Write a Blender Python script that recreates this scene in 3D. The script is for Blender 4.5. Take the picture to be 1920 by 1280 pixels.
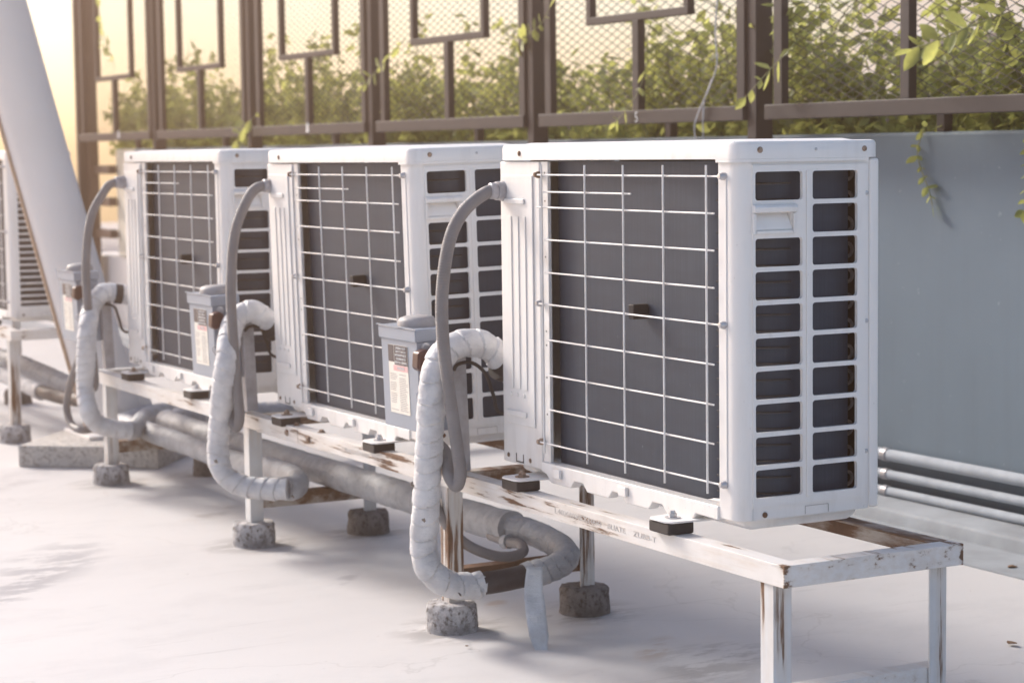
import bpy, bmesh, math, random
from mathutils import Vector, Matrix, noise as mnoise
R = math.radians
random.seed(7)
G = -.43                              # floor level
S = bpy.context.scene
for o in list(bpy.data.objects): bpy.data.objects.remove(o)

# ------------------------------------------------------------------ camera, sky, sun, exposure
CAM = Vector((4.1383, -2.2064, .6902)); FPX = 3946.68
YAW, PITCH, ROLL = R(28.3189), R(5.1978), R(-.7554)
_f = Vector((-math.cos(YAW)*math.cos(PITCH), math.sin(YAW)*math.cos(PITCH), -math.sin(PITCH)))
_r = _f.cross(Vector((0, 0, 1))).normalized(); _u = _r.cross(_f)
CR = math.cos(ROLL)*_r + math.sin(ROLL)*_u
CU = -math.sin(ROLL)*_r + math.cos(ROLL)*_u
def P(u, v, axis, val):
    """point of the photograph (1920x1280) on the plane axis=val"""
    i = 'xyz'.index(axis)
    d = _f + CR*((u-960)/FPX) - CU*((v-640)/FPX)
    return CAM + d*((val-CAM[i])/d[i])
cd = bpy.data.cameras.new('camera'); cam = bpy.data.objects.new('camera', cd)
S.collection.objects.link(cam); S.camera = cam
m = Matrix((CR, CU, -_f)).transposed().to_4x4(); m.translation = CAM
cam.matrix_world = m
cd.sensor_width = 36; cd.lens = FPX/1920*36; cd.clip_end = 3000; cd.clip_start = .05
cd.dof.use_dof = True; cd.dof.focus_distance = 4.15; cd.dof.aperture_fstop = 5.6

SUN_AZ = Vector((-.95, -.31, 0)).normalized(); SUN_EL = R(33)
W = bpy.data.worlds.new('World'); S.world = W; W.use_nodes = True
nt = W.node_tree; bg = nt.nodes['Background']
sky = nt.nodes.new('ShaderNodeTexSky'); sky.sky_type = 'NISHITA'; sky.sun_disc = False
sky.sun_elevation = SUN_EL; sky.sun_rotation = math.atan2(SUN_AZ.x, SUN_AZ.y)
sky.air_density = 1.0; sky.dust_density = 2; sky.ozone_density = 1.0
nt.links.new(sky.outputs[0], bg.inputs[0]); bg.inputs[1].default_value = .14
sd = bpy.data.lights.new('sun', 'SUN'); sun = bpy.data.objects.new('sun', sd); S.collection.objects.link(sun)
sd.energy = 2.9; sd.angle = R(16); sd.color = (1, .94, .87)
sdir = Vector((SUN_AZ.x*math.cos(SUN_EL), SUN_AZ.y*math.cos(SUN_EL), math.sin(SUN_EL)))
sun.rotation_euler = sdir.to_track_quat('Z', 'Y').to_euler(); sun.location = sdir*20
S.view_settings.view_transform = 'Standard'; S.view_settings.look = 'None'
S.view_settings.exposure = .96; S.view_settings.gamma = 1

# ------------------------------------------------------------------ materials
MATS = {}
def nodes(name):
    mt = bpy.data.materials.new(name); mt.use_nodes = True
    n = mt.node_tree.nodes; return mt, n, mt.node_tree.links, n['Principled BSDF']
def coord(n, l, scale=(1, 1, 1), loc=(0, 0, 0), rot=(0, 0, 0), vary=False):
    t = n.new('ShaderNodeTexCoord'); mp = n.new('ShaderNodeMapping')
    mp.inputs['Scale'].default_value = scale; mp.inputs['Location'].default_value = loc; mp.inputs['Rotation'].default_value = rot
    l.new(t.outputs['Object'], mp.inputs[0])
    if vary:
        oi = n.new('ShaderNodeObjectInfo'); ad = n.new('ShaderNodeVectorMath'); ad.operation = 'ADD'; ml = n.new('ShaderNodeVectorMath'); ml.operation = 'SCALE'
        l.new(oi.outputs['Location'], ml.inputs[0]); ml.inputs['Scale'].default_value = 3.7
        l.new(mp.outputs[0], ad.inputs[0]); l.new(ml.outputs[0], ad.inputs[1]); return ad.outputs[0]
    return mp.outputs[0]
def noise(n, l, vec, scale, detail=5, rough=.6):
    t = n.new('ShaderNodeTexNoise'); t.inputs['Scale'].default_value = scale
    t.inputs['Detail'].default_value = detail; t.inputs['Roughness'].default_value = rough
    l.new(vec, t.inputs['Vector']); return t.outputs['Fac']
def ramp(n, l, fac, stops):
    r = n.new('ShaderNodeValToRGB'); e = r.color_ramp.elements
    while len(e) < len(stops): e.new(.5)
    for i, (p, c) in enumerate(stops):
        e[i].position = p; e[i].color = (c, c, c, 1) if isinstance(c, (int, float)) else (*c, 1)
    l.new(fac, r.inputs[0]); return r.outputs[0]
def mix(n, l, fac, a, b, mode='MIX'):
    x = n.new('ShaderNodeMixRGB'); x.blend_type = mode
    for s, v in ((0, fac), (1, a), (2, b)):
        if isinstance(v, (int, float)): x.inputs[s].default_value = v if s == 0 else (v, v, v, 1)
        elif isinstance(v, tuple): x.inputs[s].default_value = (*v, 1)
        else: l.new(v, x.inputs[s])
    return x.outputs[0]
def bump(n, l, h, strength, dist, bs):
    b = n.new('ShaderNodeBump'); b.inputs['Strength'].default_value = strength; b.inputs['Distance'].default_value = dist
    l.new(h, b.inputs['Height']); l.new(b.outputs[0], bs.inputs['Normal'])
def plain(name, c1, c2=None, scale=12, rough=.5, metal=0, bmp=0, bscale=80, bdist=.002, stretch=(1, 1, 1)):
    mt, n, l, b = nodes(name); v = coord(n, l, stretch)
    c2 = c2 or tuple(x*.85 for x in c1)
    f = noise(n, l, v, scale)
    l.new(mix(n, l, ramp(n, l, f, [(.35, 0), (.7, 1)]), c1, c2), b.inputs['Base Color'])
    b.inputs['Roughness'].default_value = rough; b.inputs['Metallic'].default_value = metal
    if bmp: bump(n, l, noise(n, l, coord(n, l), bscale, 3), bmp, bdist, b)
    MATS[name] = mt; return mt
def painted(name, base, grime, amount=.5, rough=.38):
    """sheet metal paint with faint streaks and specks of dirt"""
    mt, n, l, b = nodes(name)
    s = noise(n, l, coord(n, l, (9, 9, 1.2), vary=True), 3, 6)
    k = noise(n, l, coord(n, l, vary=True), 160, 2)
    big = noise(n, l, coord(n, l, vary=True), 3.5, 4)
    f = mix(n, l, 1.0, ramp(n, l, s, [(.5, 0), (.8, amount)]), ramp(n, l, big, [(.4, .3), (.7, 1)]), 'MULTIPLY')
    c = mix(n, l, f, base, grime)
    c = mix(n, l, ramp(n, l, k, [(.72, 0), (.78, .5)]), c, (.25, .2, .17))
    l.new(c, b.inputs['Base Color']); b.inputs['Roughness'].default_value = rough
    bump(n, l, noise(n, l, coord(n, l), 9, 3), .12, .004, b)
    MATS[name] = mt
def rusty(name, paint, stretch, lo, hi, spots=()):
    mt, n, l, b = nodes(name)
    a = noise(n, l, coord(n, l, stretch), 3.2, 8, .68)
    z = noise(n, l, coord(n, l), 2.3, 3)
    f = mix(n, l, .5, a, z)
    for p, sc, am in spots:            # rust that starts at welds and runs down
        t = n.new('ShaderNodeTexCoord'); mp = n.new('ShaderNodeMapping'); mp.vector_type = 'TEXTURE'
        mp.inputs['Location'].default_value = p; mp.inputs['Scale'].default_value = sc; l.new(t.outputs['Object'], mp.inputs[0])
        g = n.new('ShaderNodeTexGradient'); g.gradient_type = 'SPHERICAL'; l.new(mp.outputs[0], g.inputs[0])
        f = mix(n, l, am, f, g.outputs['Fac'], 'ADD')
    msk = ramp(n, l, f, [(lo, 0), (hi, 1)])
    halo = ramp(n, l, f, [(lo-.1, 0), (hi+.02, .55)])
    fine = noise(n, l, coord(n, l), 60, 4)
    rc = mix(n, l, fine, (.075, .04, .026), (.22, .125, .075))
    pc = mix(n, l, ramp(n, l, noise(n, l, coord(n, l), 14, 5), [(.4, 0), (.75, .5)]), paint, tuple(x*.72 for x in paint))
    c = mix(n, l, halo, pc, (.52, .42, .32)); c = mix(n, l, msk, c, rc)
    l.new(c, b.inputs['Base Color'])
    l.new(mix(n, l, msk, .45, .9), b.inputs['Roughness'])
    bump(n, l, mix(n, l, msk, .0, fine), .5, .002, b)
    MATS[name] = mt

painted('unit_white', (.79, .77, .75), (.52, .47, .42), .75)
plain('wire_white', (.80, .79, .78), (.66, .63, .6), 20, .35)
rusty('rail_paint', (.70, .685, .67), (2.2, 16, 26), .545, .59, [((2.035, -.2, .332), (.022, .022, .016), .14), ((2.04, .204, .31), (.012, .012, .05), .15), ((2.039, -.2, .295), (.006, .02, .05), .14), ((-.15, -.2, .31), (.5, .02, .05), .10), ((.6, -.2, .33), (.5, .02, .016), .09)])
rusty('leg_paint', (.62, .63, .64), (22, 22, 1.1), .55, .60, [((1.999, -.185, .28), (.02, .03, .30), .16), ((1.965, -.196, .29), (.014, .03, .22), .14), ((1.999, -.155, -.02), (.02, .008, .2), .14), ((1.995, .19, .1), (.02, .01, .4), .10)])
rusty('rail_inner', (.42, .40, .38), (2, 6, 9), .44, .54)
rusty('rusty_screw', (.30, .20, .15), (40, 40, 40), .42, .5)
plain('steel', (.55, .55, .57), (.38, .38, .4), 40, .35, .8)
plain('rubber', (.018, .016, .018), (.035, .03, .03), 30, .65)
plain('black_foam', (.022, .018, .022), (.05, .045, .05), 30, .55, 0, .3, 60)
plain('interior', (.012, .012, .014), (.02, .02, .022), 20, .6)  # near-black, carries the shade inside the units as colour
plain('copper_tube', (.22, .19, .18), (.10, .085, .08), 30, .4, .5)
plain('dark_tube', (.07, .07, .075), (.035, .035, .04), 30, .32, .6)
plain('box_grey', (.29, .325, .385), (.25, .285, .34), 8, .42, 0, .08, 20)
plain('box_hub', (.36, .35, .36), (.28, .27, .27), 30, .55, 0, .3, 120)
plain('label_paper', (.80, .77, .70), (.72, .68, .6), 20, .6)
plain('label_black', (.07, .055, .06), (.09, .075, .08), 20, .5)
plain('label_red', (.70, .36, .36), (.72, .5, .48), 50, .5)
plain('print_grey', (.35, .33, .32), (.42, .4, .38), 60, .6)
plain('stamp_grey', (.44, .41, .39), (.58, .56, .54), 70, .6)
plain('print_white', (.8, .8, .8), (.7, .7, .7), 60, .5)
plain('lever_maroon', (.055, .018, .016), (.08, .03, .025), 40, .4)
plain('fence_paint', (.026, .021, .025), (.02, .016, .02), 9, .6, 0, .1, 60)
plain('fence_wire', (.035, .033, .037), (.055, .05, .055), 20, .5)
def wall_mat():
    mt, n, l, b = nodes('wall_blue')
    a = noise(n, l, coord(n, l), 1.6, 7, .65); d = noise(n, l, coord(n, l, (9, 9, .5)), 1.6, 5, .6); k = noise(n, l, coord(n, l), 34, 3)
    c = mix(n, l, ramp(n, l, a, [(.35, 0), (.68, 1)]), (.15, .205, .255), (.13, .18, .225))
    c = mix(n, l, ramp(n, l, d, [(.52, 0), (.8, .3)]), c, (.10, .135, .165))
    c = mix(n, l, ramp(n, l, k, [(.70, 0), (.74, .5)]), c, (.32, .35, .38))
    l.new(c, b.inputs['Base Color']); b.inputs['Roughness'].default_value = .7
    bump(n, l, mix(n, l, .5, a, noise(n, l, coord(n, l), 60, 4)), .15, .003, b); MATS['wall_blue'] = mt
wall_mat()
plain('kerb_blue', (.33, .36, .39), (.22, .24, .26), 5, .8, 0, .4, 40, .004)
plain('pvc_white', (.42, .46, .50), (.32, .35, .39), 9, .85, 0, .3, 30)
plain('column_white', (.78, .75, .735), (.72, .69, .67), 1.5, .5, 0, .08, 8)
plain('seam_tan', (.50, .36, .26), (.42, .30, .22), 20, .6)
plain('conduit_grey', (.235, .225, .23), (.18, .17, .172), 10, .55)
plain('fitting_grey', (.42, .42, .45), (.3, .29, .3), 30, .45, .3)
plain('soil', (.05, .04, .03), (.09, .07, .05), 20, .95, 0, .8, 40, .01)
plain('stem_green', (.20, .22, .09), (.28, .25, .13), 20, .6)
plain('cable_white', (.62, .63, .66), (.5, .5, .52), 20, .5)
plain('dry_leaf', (.20, .11, .055), (.12, .07, .04), 60, .8)
plain('build_cream', (.84, .79, .71), (.80, .75, .66), .6, .8)
plain('build_tan', (.38, .32, .27), (.33, .28, .24), .6, .8)
plain('build_glass', (.10, .12, .15), (.16, .18, .2), .8, .2)
plain('pier_cream', (.78, .72, .60), (.72, .66, .54), 2, .8)
plain('gate_brown', (.10, .06, .045), (.08, .05, .04), 9, .55)

def tape(name, c1, c2):
    mt, n, l, b = nodes(name)
    f = noise(n, l, coord(n, l), 18, 6, .65); g = noise(n, l, coord(n, l), 5, 3)
    c = mix(n, l, ramp(n, l, f, [(.42, 0), (.72, 1)]), c1, c2)
    c = mix(n, l, ramp(n, l, g, [(.5, 0), (.75, .45)]), c, tuple(x*.6 for x in c2))
    l.new(c, b.inputs['Base Color']); b.inputs['Roughness'].default_value = .42
    bump(n, l, noise(n, l, coord(n, l, (1, 1, 2.5)), 45, 6, .7), .6, .006, b)
    MATS[name] = mt
tape('tape_white', (.72, .715, .72), (.50, .50, .52))
tape('tape_grey', (.45, .46, .48), (.27, .275, .295))

tape('tape_mid', (.60, .62, .65), (.44, .455, .48))
def coil_mat():
    mt, n, l, b = nodes('coil')
    v = coord(n, l, (1, 1, .02)); a = noise(n, l, v, 260, 2)
    h = noise(n, l, coord(n, l, (.25, .25, 1)), 38, 3)
    dust = noise(n, l, coord(n, l, (1, 1, .45), vary=True), 75, 4, .75)
    c = mix(n, l, ramp(n, l, a, [(.35, 0), (.65, 1)]), (.028, .042, .068), (.036, .052, .080))
    c = mix(n, l, ramp(n, l, h, [(.4, 0), (.7, .7)]), c, (.024, .036, .060))
    c = mix(n, l, ramp(n, l, dust, [(.70, 0), (.80, .8)]), c, (.30, .30, .32))
    l.new(c, b.inputs['Base Color']); b.inputs['Roughness'].default_value = .55; b.inputs['Metallic'].default_value = .25
    bump(n, l, a, .25, .001, b); MATS['coil'] = mt
coil_mat()

def concrete(name, c1, c2, dark):
    mt, n, l, b = nodes(name)
    f = noise(n, l, coord(n, l), 26, 8, .7); g = noise(n, l, coord(n, l), 70, 4)
    c = mix(n, l, ramp(n, l, f, [(.38, 0), (.62, 1)]), c1, c2)
    c = mix(n, l, ramp(n, l, g, [(.5, 0), (.66, .9)]), c, dark)
    l.new(c, b.inputs['Base Color']); b.inputs['Roughness'].default_value = .92
    bump(n, l, mix(n, l, .5, f, g), .9, .008, b); MATS[name] = mt
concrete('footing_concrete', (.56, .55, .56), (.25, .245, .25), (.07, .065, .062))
concrete('footing_dark', (.22, .205, .20), (.12, .11, .105), (.05, .044, .042))  # back footings: shade beneath the units put into a darker concrete colour
concrete('plinth_concrete', (.58, .55, .51), (.46, .44, .42), (.24, .22, .2))

def floor_mat():
    mt, n, l, b = nodes('floor_concrete')
    a = noise(n, l, coord(n, l, (1, .5, 1), rot=(0, 0, .5)), 1.1, 7, .62)
    s = noise(n, l, coord(n, l, (1, .25, 1), rot=(0, 0, R(28))), 9, 6, .7)
    k = noise(n, l, coord(n, l), 45, 3)
    c = mix(n, l, ramp(n, l, a, [(.35, 0), (.66, 1)]), (.60, .59, .585), (.54, .53, .53))
    md = noise(n, l, coord(n, l, (1, .6, 1), rot=(0, 0, .9)), 5.5, 8, .7)
    c = mix(n, l, ramp(n, l, md, [(.50, 0), (.64, .28)]), c, (.44, .435, .44))
    sc_ = noise(n, l, coord(n, l, (1, .06, 1), rot=(0, 0, R(40))), 30, 3, .6)
    c = mix(n, l, ramp(n, l, sc_, [(.66, 0), (.69, .4)]), c, (.40, .39, .39))
    vo = n.new('ShaderNodeTexVoronoi'); vo.feature = 'DISTANCE_TO_EDGE'; vo.inputs['Scale'].default_value = .55
    wv = n.new('ShaderNodeVectorMath'); wv.operation = 'ADD'; l.new(coord(n, l), wv.inputs[0])
    nz = n.new('ShaderNodeTexNoise'); nz.inputs['Scale'].default_value = 2.2; nz.inputs['Detail'].default_value = 7; l.new(coord(n, l), nz.inputs['Vector']); l.new(nz.outputs['Color'], wv.inputs[1]); l.new(wv.outputs[0], vo.inputs['Vector'])
    c = mix(n, l, ramp(n, l, vo.outputs['Distance'], [(.0, .3), (.003, 0)]), c, (.30, .29, .285))
    gr = noise(n, l, coord(n, l), 150, 2)
    c = mix(n, l, ramp(n, l, gr, [(.70, 0), (.74, .45)]), c, (.30, .28, .27))
    c = mix(n, l, ramp(n, l, s, [(.58, 0), (.66, .22)]), c, (.42, .41, .41))
    c = mix(n, l, ramp(n, l, k, [(.735, 0), (.765, .7)]), c, (.2, .18, .17))
    floor_marks = [(P(90, 1060, 'z', -.43), .30, .10, .5, .62, (.30, .30, .32)), (P(40, 1100, 'z', -.43), .22, .05, .5, .62, (.30, .30, .32)),
              (P(1340, 1240, 'z', -.43), .17, .09, .2, .42, (.20, .19, .19)), (P(930, 1131, 'z', -.43), .05, .02, .4, .35, (.42, .25, .13)),  # stains, except the first here: a plain darker grey oval
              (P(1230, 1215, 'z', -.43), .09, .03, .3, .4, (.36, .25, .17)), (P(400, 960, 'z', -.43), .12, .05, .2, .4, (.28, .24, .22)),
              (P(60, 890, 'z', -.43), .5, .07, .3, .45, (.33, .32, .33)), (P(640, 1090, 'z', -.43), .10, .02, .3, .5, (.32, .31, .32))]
    floor_marks += [(Vector((x_-.018, y_, G)), .11, .10, 0, .55, (.22, .21, .205)) for x_ in (1.099, -.198, -1.462, -2.792) for y_ in (-.03, .33)]
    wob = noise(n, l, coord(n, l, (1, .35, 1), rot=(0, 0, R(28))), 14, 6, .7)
    for p, sx, sy, rz, th, col in floor_marks:
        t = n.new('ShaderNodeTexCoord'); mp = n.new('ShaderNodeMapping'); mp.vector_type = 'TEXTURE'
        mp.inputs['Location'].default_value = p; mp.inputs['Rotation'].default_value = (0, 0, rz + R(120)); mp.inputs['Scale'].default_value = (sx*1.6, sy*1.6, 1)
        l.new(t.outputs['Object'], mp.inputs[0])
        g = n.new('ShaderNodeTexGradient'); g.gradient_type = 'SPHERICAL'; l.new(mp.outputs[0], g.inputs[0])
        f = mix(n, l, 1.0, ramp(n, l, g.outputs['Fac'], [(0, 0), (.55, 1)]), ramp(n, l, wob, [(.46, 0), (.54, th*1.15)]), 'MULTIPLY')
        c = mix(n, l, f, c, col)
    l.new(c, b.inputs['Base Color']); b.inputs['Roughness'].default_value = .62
    bump(n, l, mix(n, l, .5, gr, k), .18, .0015, b); MATS['floor_concrete'] = mt
floor_mat()

def leaf_mat(name, c1, c2, tr):
    mt, n, l, b = nodes(name)
    oi = n.new('ShaderNodeObjectInfo'); f = noise(n, l, coord(n, l), 7, 3)
    g = noise(n, l, coord(n, l), 31, 1)
    c = mix(n, l, ramp(n, l, f, [(.35, 0), (.65, 1)]), c1, c2)
    c = mix(n, l, ramp(n, l, g, [(.45, 0), (.7, .7)]), c, tuple(min(1, x*1.7) for x in c2))
    l.new(c, b.inputs['Base Color']); b.inputs['Roughness'].default_value = .45
    t = n.new('ShaderNodeBsdfTranslucent'); l.new(mix(n, l, .75, c, (.62, .60, .16), 'ADD'), t.inputs[0])
    ms = n.new('ShaderNodeMixShader'); ms.inputs[0].default_value = tr
    l.new(b.outputs[0], ms.inputs[1]); l.new(t.outputs[0], ms.inputs[2])
    l.new(ms.outputs[0], n['Material Output'].inputs['Surface']); MATS[name] = mt
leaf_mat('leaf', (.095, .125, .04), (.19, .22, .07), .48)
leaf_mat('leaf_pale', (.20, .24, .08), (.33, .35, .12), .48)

# ------------------------------------------------------------------ mesh helpers
COL = S.collection
class MB:
    def __init__(s): s.v = []; s.f = []
    def add(s, vs, fs):
        b = len(s.v); s.v += [tuple(p) for p in vs]; s.f += [tuple(b+i for i in f) for f in fs]; return s
    def box(s, x0, x1, y0, y1, z0, z1):
        vs = [(x, y, z) for x in (x0, x1) for y in (y0, y1) for z in (z0, z1)]
        return s.add(vs, [(0, 1, 3, 2), (4, 6, 7, 5), (0, 4, 5, 1), (2, 3, 7, 6), (0, 2, 6, 4), (1, 5, 7, 3)])
    def prism(s, prof, axis, a, b):
        """closed 2D profile (ccw or cw) extruded along axis from a to b; profile axes are the other two in xyz order"""
        def mk(p, t):
            if axis == 'x': return (t, p[0], p[1])
            if axis == 'y': return (p[0], t, p[1])
            return (p[0], p[1], t)
        n = len(prof); vs = [mk(p, a) for p in prof] + [mk(p, b) for p in prof]
        fs = [(i, (i+1) % n, n+(i+1) % n, n+i) for i in range(n)] + [tuple(range(n-1, -1, -1)), tuple(range(n, 2*n))]
        return s.add(vs, fs)
    def rod(s, a, b, r, n=8, r2=None):
        a, b = Vector(a), Vector(b); d = (b-a).normalized()
        x = d.orthogonal().normalized(); y = d.cross(x); r2 = r if r2 is None else r2
        vs = []
        for c, q in ((a, r), (b, r2)):
            vs += [c + (x*math.cos(2*math.pi*i/n) + y*math.sin(2*math.pi*i/n))*q for i in range(n)]
        fs = [(i, (i+1) % n, n+(i+1) % n, n+i) for i in range(n)] + [tuple(range(n-1, -1, -1)), tuple(range(n, 2*n))]
        return s.add(vs, fs)
    def lathe(s, c, axis, prof, n=16):
        """profile list of (distance along axis, radius) turned round axis through c"""
        d = Vector(axis).normalized(); x = d.orthogonal().normalized(); y = d.cross(x); c = Vector(c)
        vs = []; fs = []
        for h, r in prof: vs += [c + d*h + (x*math.cos(2*math.pi*i/n) + y*math.sin(2*math.pi*i/n))*r for i in range(n)]
        for k in range(len(prof)-1):
            fs += [(k*n+i, k*n+(i+1) % n, (k+1)*n+(i+1) % n, (k+1)*n+i) for i in range(n)]
        fs += [tuple(range(n-1, -1, -1)), tuple(range((len(prof)-1)*n, len(prof)*n))]
        return s.add(vs, fs)
    def tube(s, pts, rf, n=16, step=.006):
        path = smooth(pts, step); N = len(path)
        T = [(path[min(i+1, N-1)] - path[max(i-1, 0)]).normalized() for i in range(N)]
        x = T[0].orthogonal().normalized(); vs = []; fs = []; sl = 0
        for i in range(N):
            if i: sl += (path[i]-path[i-1]).length
            x = (x - T[i]*x.dot(T[i])).normalized(); y = T[i].cross(x)
            for k in range(n):
                th = 2*math.pi*k/n
                q = rf(sl, th, path[i]) if callable(rf) else rf
                vs.append(path[i] + (x*math.cos(th) + y*math.sin(th))*q)
        for i in range(N-1):
            fs += [(i*n+k, i*n+(k+1) % n, (i+1)*n+(k+1) % n, (i+1)*n+k) for k in range(n)]
        fs += [tuple(range(n-1, -1, -1)), tuple(range((N-1)*n, N*n))]
        return s.add(vs, fs)
    def build(s, name, mat, parent=None, off=(0, 0, 0), bevel=0, seg=2, smooth=40, kind=None):
        me = bpy.data.meshes.new(name); o3 = Vector(off)
        me.from_pydata([tuple(Vector(p)-o3) for p in s.v], [], s.f)
        bm = bmesh.new(); bm.from_mesh(me); bmesh.ops.recalc_face_normals(bm, faces=bm.faces); bm.to_mesh(me); bm.free()
        me.materials.append(MATS[mat]); o = bpy.data.objects.new(name, me); COL.objects.link(o)
        if parent: o.parent = parent
        if smooth:
            me.polygons.foreach_set('use_smooth', [True]*len(me.polygons)); me.set_sharp_from_angle(angle=R(smooth))
        if bevel:
            b = o.modifiers.new('bevel', 'BEVEL'); b.width = bevel; b.segments = seg; b.limit_method = 'ANGLE'; b.angle_limit = R(40); b.harden_normals = True
        if kind: o['kind'] = kind
        return o
def smooth(pts, step):
    pts = [Vector(p) for p in pts]; out = []
    q = [2*pts[0]-pts[1]] + pts + [2*pts[-1]-pts[-2]]
    for i in range(1, len(q)-2):
        a, b, c, d = q[i-1:i+3]; L = (c-b).length; k = max(1, int(L/step))
        for j in range(k):
            t = j/k
            out.append(.5*((2*b) + (c-a)*t + (2*a-5*b+4*c-d)*t*t + (3*b-a-3*c+d)*t*t*t))
    out.append(pts[-1]); return out
def tag(o, label, cat, group=None, kind=None):
    o['label'] = label; o['category'] = cat
    if group: o['group'] = group
    if kind: o['kind'] = kind
    return o
def empty(name, loc, label, cat, group=None):
    o = bpy.data.objects.new(name, None); COL.objects.link(o); o.location = loc; o.empty_display_size = .05
    return tag(o, label, cat, group)
def dup(o, parent=None, loc=None, label=None):
    c = o.copy(); COL.objects.link(c); c.parent = parent
    if loc is not None: c.location = loc
    if label: c['label'] = label
    for ch in o.children: dup(ch, c)
    return c
def text_mesh(txt, size, depth=.0003):
    cu = bpy.data.curves.new('t', 'FONT'); cu.body = txt; cu.size = size; cu.extrude = depth; cu.align_x = 'CENTER'; cu.align_y = 'CENTER'; cu.resolution_u = 2
    ob = bpy.data.objects.new('t', cu); COL.objects.link(ob)
    dg = bpy.context.evaluated_depsgraph_get(); me = bpy.data.meshes.new_from_object(ob.evaluated_get(dg))
    bpy.data.objects.remove(ob); bpy.data.curves.remove(cu); return me
def text_obj(name, txt, size, mat, loc, rot, parent, off=(0, 0, 0), sx=1):
    me = text_mesh(txt, size); me.materials.clear(); me.materials.append(MATS[mat])
    o = bpy.data.objects.new(name, me); COL.objects.link(o); o.parent = parent
    o.location = Vector(loc)-Vector(off); o.rotation_euler = rot; o.scale = (sx, 1, 1); return o
FACE_FRONT = (R(90), 0, 0)            # text readable from -Y


# ------------------------------------------------------------------ setting
def struct(o): o['kind'] = 'structure'; return o
fl = MB(); fl.add([(-30, -30, G), (30, -30, G), (30, 30, G), (-30, 30, G)], [(0, 1, 2, 3)])
struct(fl.build('floor', 'floor_concrete', smooth=0))
struct(MB().prism([(1.48, G-.02), (1.48, G+.004), (1.70, G+.006), (1.70, G-.02)], 'x', -14, 6).build('gutter', 'kerb_blue', smooth=0))
kb = [(1.685, G-.02), (1.69, G+.015), (1.70, -.389), (1.715, -.383), (1.87, -.381), (1.87, G-.02)]
struct(MB().prism(kb, 'x', -9.3, 6).build('kerb', 'kerb_blue', bevel=.006))
w = empty('planter_wall', (-2, 1.9, G), 'long blue grey rendered wall behind the units with plants on top', 'wall')
wo = (-2, 1.9, G)
MB().box(-8.2, 6, 1.86, 1.97, -.383, .727).build('wall_face', 'wall_blue', w, wo, bevel=.012)
MB().box(-8.2, 6, 2.72, 2.82, -.383, .87).build('back_parapet', 'fence_paint', w, wo, bevel=.01)
MB().box(-8.2, 6, 1.97, 2.72, -.383, .68).build('soil_bed', 'soil', w, wo)
for i, (z, r) in enumerate([(-.254, .018), (-.314, .0145), (-.3665, .0145)]):
    p = empty('wall_pipe', (-2, 1.835, z), ['thick white pipe running along the wall foot, topmost of three', 'white pipe along the wall foot, middle of three', 'lowest white pipe along the wall foot above the kerb'][i], 'pipe', 'pipes along the wall foot')
    MB().rod((-8.1, 1.835, z), (6, 1.835, z), r, 16).build('tube', 'pvc_white', p, (-2, 1.835, z))
    for x in (-6.5, -4.6, -2.7, -.95, 1.2): MB().lathe((x, 1.835, z), (1, 0, 0), [(-.012, r+.0005), (-.012, r+.003), (.012, r+.003), (.012, r+.0005)]).build('clamp', 'fitting_grey', p, (-2, 1.835, z))
# ------------------------------------------------------------------ background beyond the wall
def building(name, label, x0, x1, y0, y1, h, wall, face, cols, rows, glass='build_glass'):
    b = empty(name, ((x0+x1)/2, (y0+y1)/2, G), label, 'building'); o3 = ((x0+x1)/2, (y0+y1)/2, G)
    MB().box(x0, x1, y0, y1, G, h).build('wall', wall, b, o3)
    MB().box(x0-.3, x1+.3, y0-.3, y1+.3, h+.002, h+.35).build('roof', wall, b, o3)
    for i in range(cols):
        for j in range(rows):
            z0 = .6 + j*3.0
            if face == 'y':
                xa = x0 + (x1-x0)*(i+.3)/cols; xb = x0 + (x1-x0)*(i+.7)/cols
                f = MB().box(xa-.08, xb+.08, y0-.05, y0-.003, z0-.08, z0+1.5).build('window', 'print_white', b, o3)
                MB().box(xa, xb, y0-.06, y0-.052, z0, z0+1.42).build('pane', glass, f, o3)
            else:
                ya = y0 + (y1-y0)*(i+.3)/cols; yb = y0 + (y1-y0)*(i+.7)/cols
                f = MB().box(x1+.003, x1+.05, ya-.08, yb+.08, z0-.08, z0+1.5).build('window', 'print_white', b, o3)
                MB().box(x1+.052, x1+.06, ya, yb, z0, z0+1.42).build('pane', glass, f, o3)
building('pale_building', 'pale cream building seen through the mesh behind the hedge', -18.2, 8, 15, 24, 5, 'build_cream', 'y', 6, 1)
building('tan_building', 'tan grey building beyond the far left end of the fence', -29, -21, -6, 3.4, 4.8, 'build_tan', 'x', 4, 1)

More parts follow.
